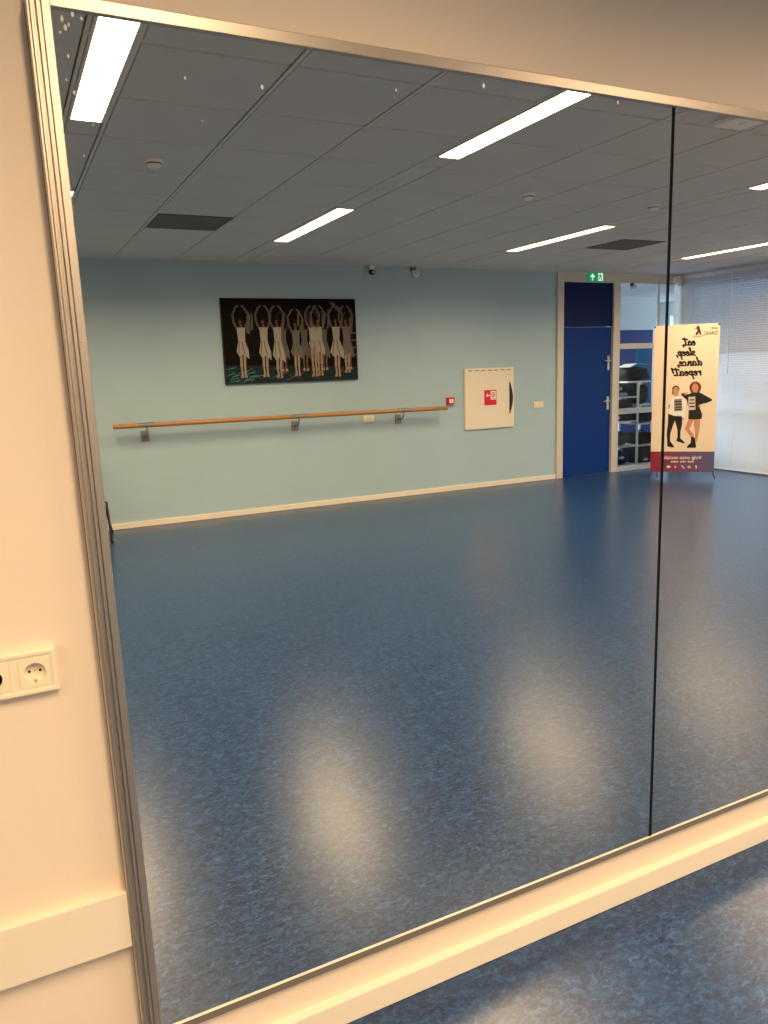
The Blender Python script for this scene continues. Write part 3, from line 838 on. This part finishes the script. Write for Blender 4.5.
org = ((BL.x + BR_.x) / 2, (BL.y + BR_.y) / 2, 0)
bt = thing('banner_stand', 'tall cream dance banner with two printed dancers and a red foot, by the blinds', 'banner', org)
b = MB('banner')
b.prism([BP(0, 0, -.0006), BP(1, 0, -.0006), BP(1, 1, -.0006), BP(0, 1, -.0006)], [BP(0, 0), BP(1, 0), BP(1, 1), BP(0, 1)])
sheet = b.build('banner_sheet', bt)
b = MB('banner_foot'); b.poly([BP(0, 0, .0006), BP(1, 0, .0006), BP(1, .142, .0006), BP(0, .142, .0006)]); b.build('footer_band', sheet)
b = MB(); lay = [0]
for m, pts in FIGURES:
    lay[0] += 1; b.m({'black': 'ink', 'white': 'white'}.get(m, m)).poly([BP(u, v, .0006 + .00004 * lay[0]) for u, v in pts])
for (u0, v0, u1, v1) in ((.36, .49, .455, .482), (.363, .472, .46, .464), (.37, .452, .466, .444), (.372, .436, .46, .430)):
    b.m('ink').poly([BP(u0, v0, .0022), BP(u1, v0, .0022), BP(u1, v1, .0022), BP(u0, v1, .0022)])
for (u0, v0, u1, v1) in ((.585, .50, .655, .492), (.582, .478, .662, .470), (.585, .455, .668, .446)):
    b.m('ink').poly([BP(u0, v0, .0022), BP(u1, v0, .0022), BP(u1, v1, .0022), BP(u0, v1, .0022)])
b.build('printed_dancers', sheet)

GL = {
    'e': (.72, [[(.05, .5), (.45, .62), (.5, .85), (.3, 1), (.1, .8), (.05, .4), (.2, .05), (.5, .1), (.68, .3)]]),
    'a': (.9, [[(.6, .85), (.35, 1), (.1, .75), (.05, .35), (.2, .02), (.45, .25), (.6, .9)], [(.6, .9), (.58, .3), (.7, .02), (.88, .2)]]),
    't': (.72, [[(.35, 1.75), (.25, .5), (.3, .05), (.5, .05), (.65, .25)], [(-.15, 1.4), (.85, 1.55)]]),
    's': (.65, [[(.55, .85), (.35, 1), (.15, .8), (.3, .55), (.5, .3), (.35, .02), (.05, .1)]]),
    'l': (.55, [[(0, .2), (.3, 1.2), (.4, 1.8), (.25, 1.75), (.2, .9), (.25, .1), (.45, .1), (.55, .3)]]),
    'p': (.78, [[(.1, 1), (.15, .2), (.05, -.8)], [(.12, .6), (.35, 1), (.6, .8), (.55, .3), (.3, .05), (.15, .25)]]),
    'd': (.97, [[(.6, .85), (.35, 1), (.1, .75), (.05, .35), (.2, .02), (.45, .25), (.6, .9)], [(.75, 1.9), (.6, .9), (.6, .2), (.75, .02), (.92, .2)]]),
    'n': (.85, [[(.05, 1), (.1, 0)], [(.1, .5), (.35, 1), (.5, .85), (.5, .2), (.65, .02), (.82, .2)]]),
    'c': (.65, [[(.55, .8), (.35, 1), (.1, .7), (.08, .3), (.3, .02), (.6, .2)]]),
    'r': (.62, [[(.05, 1), (.12, 0)], [(.1, .55), (.3, .95), (.55, .9)]]),
    ',': (.3, [[(.15, .15), (.02, -.3)]]),
    '!': (.4, [[(.3, 1.8), (.15, .6)], [(.1, .12), (.12, .05)]]),
}
b = MB('ink')
for word, u0, u1, v in (('eat,', .642, .424, .860), ('sleep,', .655, .335, .793), ('dance,', .758, .355, .7255), ('repeat!', .751, .286, .660)):
    tot = sum(GL[c][0] for c in word); W_ = (u0 - u1) * bw; kx = W_ / (tot + .2); ky = .056; x = 0
    for c in word:
        for stq in GL[c][1]:
            for pg in ribbon([((x + px + .16 * py) * kx, py * ky) for px, py in stq], .0115, .0085):
                b.poly([BP(u0 - px / bw, v + py / (BZ1 - BZ0), .0012) for px, py in pg])
        x += GL[c][0]
b.build('slogan_lettering', sheet)


def type_on(b, text, size, u_start, v, n, width=None, bold=0., shear=0.):
    tri = glyphs(text, size, bold, shear); xm = max(p[0] for t_ in tri for p in t_); k = 1 if width is None else width / xm
    for t_ in tri: b.poly([BP(u_start - x * k / bw, v + y / (BZ1 - BZ0), n) for x, y in t_])


b = MB('greyink'); type_on(b, 'DANC', .066, .966, .925, .0012, .165, .0016)
b.poly([BP(.865, .966, .0012), BP(.962, .963, .0012), BP(.962, .970, .0012), BP(.865, .973, .0012)])
b.m('darkred').poly([BP(u, v, .0014) for u, v in [(.640, .975), (.660, .990), (.690, .985), (.705, .960), (.725, .935), (.700, .922), (.690, .945), (.655, .925), (.630, .931), (.660, .955), (.655, .968), (.600, .972)]])
b.m('pink')
for pg in ribbon([(.60 * bw, .0), (.68 * bw, -.012), (.77 * bw, .004)], .006, .004): b.poly([BP(x / bw, .922 + y / (BZ1 - BZ0), .0015) for x, y in pg])
b.build('dance_logo', sheet)
b = MB('white'); type_on(b, 'Volg onze socials', .064, .805, .090, .0012, .59 * bw, .0006)
b.build('footer_title', sheet)
b = MB('white')
for i in range(15):
    if i in (4, 9): continue
    u = .68 - .024 * i; b.poly([BP(u, .066, .0012), BP(u - .015, .066, .0012), BP(u - .015, .066 + (.010 if i % 3 else .014), .0012), BP(u, .066 + .010, .0012)])
b.build('footer_line', sheet)
H_ = BZ1 - BZ0
for i, u in enumerate((.725, .617, .517, .40, .292)):
    b = MB('white')
    Q = lambda l: [BP(u + x / bw, .035 + y / H_, .0012) for x, y in l]
    if i == 0:
        for t_ in glyphs('f', .062, .002): b.poly([BP(u + .008 / bw - x / bw, .035 + (y - .02) / H_, .0012) for x, y in t_])
    elif i == 1:
        for k in range(20):
            a0, a1 = 2 * math.pi * k / 20, 2 * math.pi * (k + 1) / 20
            b.poly(Q([(.019 * math.cos(a0), .019 * math.sin(a0)), (.019 * math.cos(a1), .019 * math.sin(a1)), (.013 * math.cos(a1), .013 * math.sin(a1)), (.013 * math.cos(a0), .013 * math.sin(a0))]))
        b.poly(Q(ellipse(0, 0, .006, .006)))
    elif i == 2:
        for pg in ribbon([(.018, -.016), (.004, -.004), (-.016, .018)], .006): b.poly(Q(pg))
    elif i == 3: b.poly(Q([(.016, 0), (-.014, .017), (-.008, 0), (-.014, -.017)]))
    else: b.poly(Q([(-.022, -.015), (.022, -.015), (.022, .015), (-.022, .015)]))
    b.build('social_icon', sheet)
hub = BP(.5, .42, -.035)
MB('black').lathe(hub, 'd', [(-.02, .028), (.02, .028), (.026, .02)], 16).build('stand_hub', bt)
for u, v in ((.012, .992), (.988, .992)):
    MB('black').tube([hub, BP(u, v, -.012), BP(u, v, -.002)], .006, 8).build('stand_arm', bt)
for u, s in ((.012, 0), (.985, 1)):
    f = BP(u, 0, -.002); g = BP(u + .03, 0, .055) if s else BP(.11, 0, .03)
    MB('black').tube([hub, BP(u if s else .11, .03, -.012), BP(u if s else .11, .0, -.008), (g[0], g[1], .008)], .006, 8).build('stand_foot', bt)
rear = BP(.5, 0, -.5)
MB('black').tube([hub, (rear[0], rear[1], .007)], .006, 8).build('stand_foot', bt)
for u, v in ((.012, .992), (.988, .992)):
    MB('black').lathe(BP(u, v, -.002), '-d', [(-.004, .012), (.006, .012), (.010, .007)], 12).build('corner_knob', bt)

# ================================================================ beyond the glass: a white rack of bags
t = thing('shelf_rack', 'white open shelf rack seen through the glass beside the blue door', 'shelf', (8.4, 7.4, 0))
for x in (7.87, 8.595, 9.02):
    for d in (7.2, 7.58): MB('shelf').box(x - .016, x + .016, d - .012, d + .012, .0, 1.27 if x > 8 else 1.07).build('rack_post', t, bevel=.002)
SH = [(7.886, 8.579, 1.055), (7.886, 8.579, .695), (7.886, 8.579, .315), (7.886, 8.579, .03), (8.38, 9.03, 1.275), (8.611, 9.0, .925), (8.611, 9.0, .64), (8.611, 9.0, .31), (8.611, 9.0, .03)]
for x0, x1, z in SH: MB('shelf').box(x0, x1, 7.19, 7.59, z - .018, z).build('rack_shelf', t, bevel=.002)


def bag(name, label, cat, c, r, m, lump, seed, handle=False, mark=None):
    t = thing(name, label, cat, (c[0], c[1], c[2] - r[2]), 'bags and boxes on the rack')
    MB(m).blob(c, r, lump, .5, seed).build('bag_body', t)
    if handle: MB(m).tube([(c[0] - r[0] * .5, c[1] - r[1] * .3, c[2] + r[2] * .8), (c[0] - r[0] * .3, c[1] - r[1] * .3, c[2] + r[2] * 1.35), (c[0] + r[0] * .3, c[1] - r[1] * .3, c[2] + r[2] * 1.3), (c[0] + r[0] * .5, c[1] - r[1] * .3, c[2] + r[2] * .8)], .012, 8).build('bag_handle', t)
    if mark: MB('paper').blob((c[0] + mark[0], c[1] - r[1] * 1.0, c[2] + mark[1]), (.05, .012, .022), .1, .8, seed + 1, 12, 6).build('bag_mark', t)


def carton(label, x0, x1, z0, z1, seed):
    t = thing('storage_box', label, 'box', ((x0 + x1) / 2, 7.38, z0), 'bags and boxes on the rack')
    MB('card').box(x0, x1, 7.22, 7.54, z0, z1 - .04).build('box_body', t, bevel=.006)
    MB('card').box(x0 - .008, x1 + .008, 7.212, 7.548, z1 - .039, z1).build('box_lid', t, bevel=.005)
    MB('paper').box((x0 + x1) / 2 - .045, (x0 + x1) / 2 + .045, 7.2185, 7.2195, z0 + .03, z0 + .07).build('box_label', t)


bag('cloth_pile', 'black pile of clothes on the rack top beside a pale sheet', 'clothes', (8.66, 7.38, 1.378), (.22, .15, .10), 'bag_black', .12, 3)
bag('folded_cloth', 'dark red cloth lying on the black box, top left of the rack', 'cloth', (8.10, 7.38, 1.292), (.22, .14, .036), 'bag_red', .10, 5)
b = MB('paper'); b.prism([(8.47, 7.24, 1.481), (8.60, 7.24, 1.535), (8.85, 7.24, 1.515), (8.82, 7.5, 1.515), (8.6, 7.5, 1.53), (8.46, 7.5, 1.485)], [(8.45, 7.24, 1.487), (8.60, 7.24, 1.541), (8.85, 7.24, 1.521), (8.82, 7.5, 1.521), (8.6, 7.5, 1.536), (8.46, 7.5, 1.491)])
tag(b.build('paper_sheet'), 'pale crumpled sheet lying over the black clothes on the rack top', 'paper')
carton('black box with a pale label under the dark red cloth, on the upper left shelf', 7.95, 8.555, 1.128, 1.252, 1)
b = MB('paper').blob((8.26, 7.38, 1.090), (.27, .14, .033), .12, .7, 9)
tag(b.build('paper_stack'), 'grey heap of papers under the upper black box on the rack', 'papers')
carton('black box with a pale label on the second left shelf, behind the window rail', 7.95, 8.51, .697, 1.0, 2)
bag('gym_bag', 'grey burgundy gym bag with a strap on the third left shelf', 'bag', (8.21, 7.38, .422), (.29, .15, .105), 'bag_grey', .08, 11, True)
bag('duffel_bag', 'dark blue bag with a pale mark on the lowest left shelf', 'bag', (8.20, 7.38, .132), (.31, .16, .10), 'bag_blue', .07, 14, False, (.12, .01))
bag('backpack', 'dark slim backpack standing in the upper right bay of the rack', 'bag', (8.76, 7.38, 1.072), (.12, .13, .145), 'bag_black', .06, 17)
bag('shoe_bag', 'black shoe bag on the shelf just below the window rail, right bay of the rack', 'bag', (8.80, 7.38, .742), (.17, .15, .10), 'bag_blue', .08, 21)
bag('tote_bag', 'black tote bag slumped on the third right shelf of the rack', 'bag', (8.80, 7.38, .402), (.18, .16, .09), 'bag_black', .10, 25, True)
carton('plain black crate at the bottom right of the rack', 8.63, 8.98, .032, .285, 3)
t = thing('blue_curtain', 'bright blue curtain hanging behind the rack, beyond the glass', 'curtain', (9.15, 7.7, .75))
b = MB('next_light'); b.smooth = True
n = 24; x0, x1 = 9.065, 9.33
row = lambda z, o: [(x0 + (x1 - x0) * i / n, 7.74 + .014 * math.sin(i * 1.6) + o, z) for i in range(n + 1)]
for i in range(n):
    A, Bq = row(.72, 0), row(1.78, 0); b.poly([A[i], A[i + 1], Bq[i + 1], Bq[i]])
b.build('curtain_cloth', t)
MB('chrome').tube([(9.03, 7.74, 1.79), (9.36, 7.74, 1.79)], .008, 8).build('curtain_rod', t)

# ================================================================ chair in the far left corner
CX, CD = .62, 6.483
t = thing('stacking_chair', 'black stacking chair against the blue wall, only a leg showing past the mirror upright', 'chair', (CX, CD, 0))
b = MB('black'); n = 8
prof = [(-.19, .445), (-.10, .432), (.05, .428), (.16, .44), (.20, .50), (.225, .62), (.245, .80)]
for k in range(len(prof) - 1):
    (a, z0), (c, z1) = prof[k], prof[k + 1]
    for i in range(n):
        u0, u1 = -1 + 2 * i / n, -1 + 2 * (i + 1) / n
        q = lambda u, dd_, zz: (CX + .165 * u, CD + dd_ - .03 * u * u * (1 if k > 2 else 0), zz + .012 * u * u * (1 if k <= 2 else 0))
        b.smooth = True; b.poly([q(u0, a, z0), q(u1, a, z0), q(u1, c, z1), q(u0, c, z1)])
sh_ = b.build('seat_shell', t); w = sh_.modifiers.new('thick', 'SOLIDIFY'); w.thickness = .009
for sx in (-1, 1):
    for sd in (-1, 1):
        MB('black').tube([(CX + sx * .12, CD + sd * .14, .425), (CX + sx * .195, CD + sd * .20, .40), (CX + sx * (.268 if sd > 0 else .2), CD + sd * .268, .03), (CX + sx * (.275 if sd > 0 else .205), CD + sd * .272, .004)], .011, 10).build('leg', t)

# ================================================================ light
w = bpy.data.worlds.new('daylight'); bpy.context.scene.world = w; w.use_nodes = True
bg = w.node_tree.nodes['Background']; bg.inputs['Color'].default_value = SKY_RGB + (1,); bg.inputs['Strength'].default_value = SKY
fill_lamp_far = copy_thing(lamp0, 6.6 - 2.49, 8.95 - 1.78, 'added unseen lamp that brightens the room beyond the glass partition')  # added out of sight to raise the light level behind the glass
for k in C.objects:
    if k.parent == fill_lamp_far and k.type == 'LIGHT': k.data = k.data.copy(); k.data.energy = LAMP_W * 9; k.data.color = (.92, .92, .86)

# ================================================================ camera
cam = bpy.data.cameras.new('camera'); co = bpy.data.objects.new('camera', cam); C.objects.link(co)
yaw, pitch, roll = R(26.06441549), R(-10.58324583), R(-1.99911497)
f = Vector((math.sin(yaw) * math.cos(pitch), math.cos(yaw) * math.cos(pitch), math.sin(pitch)))
r0 = Vector((math.cos(yaw), -math.sin(yaw), 0)); u0 = r0.cross(f)
r = math.cos(roll) * r0 + math.sin(roll) * u0; u = -math.sin(roll) * r0 + math.cos(roll) * u0
co.matrix_world = Matrix(((r.x, u.x, -f.x, 0), (r.y, u.y, -f.y, -1.5371), (r.z, u.z, -f.z, 1.5887), (0, 0, 0, 1)))
cam.sensor_fit = 'AUTO'; cam.sensor_width = 36; cam.lens = 765.48 * 36 / 1024
cam.clip_start = .02
sc = bpy.context.scene; sc.camera = co
sc.view_settings.view_transform = 'Standard'; sc.view_settings.look = 'None'
sc.view_settings.gamma = 1; sc.view_settings.use_curve_mapping = False; sc.view_settings.exposure = EXPOSURE
cy = sc.cycles
cy.max_bounces = 14; cy.diffuse_bounces = 7; cy.glossy_bounces = 8; cy.transmission_bounces = 8; cy.transparent_max_bounces = 24
cy.use_denoising = True; cy.caustics_reflective = True; cy.blur_glossy = 0.
cy.sample_clamp_indirect = 12
for o in list(C.objects):
    if '_o' in o: del o['_o']
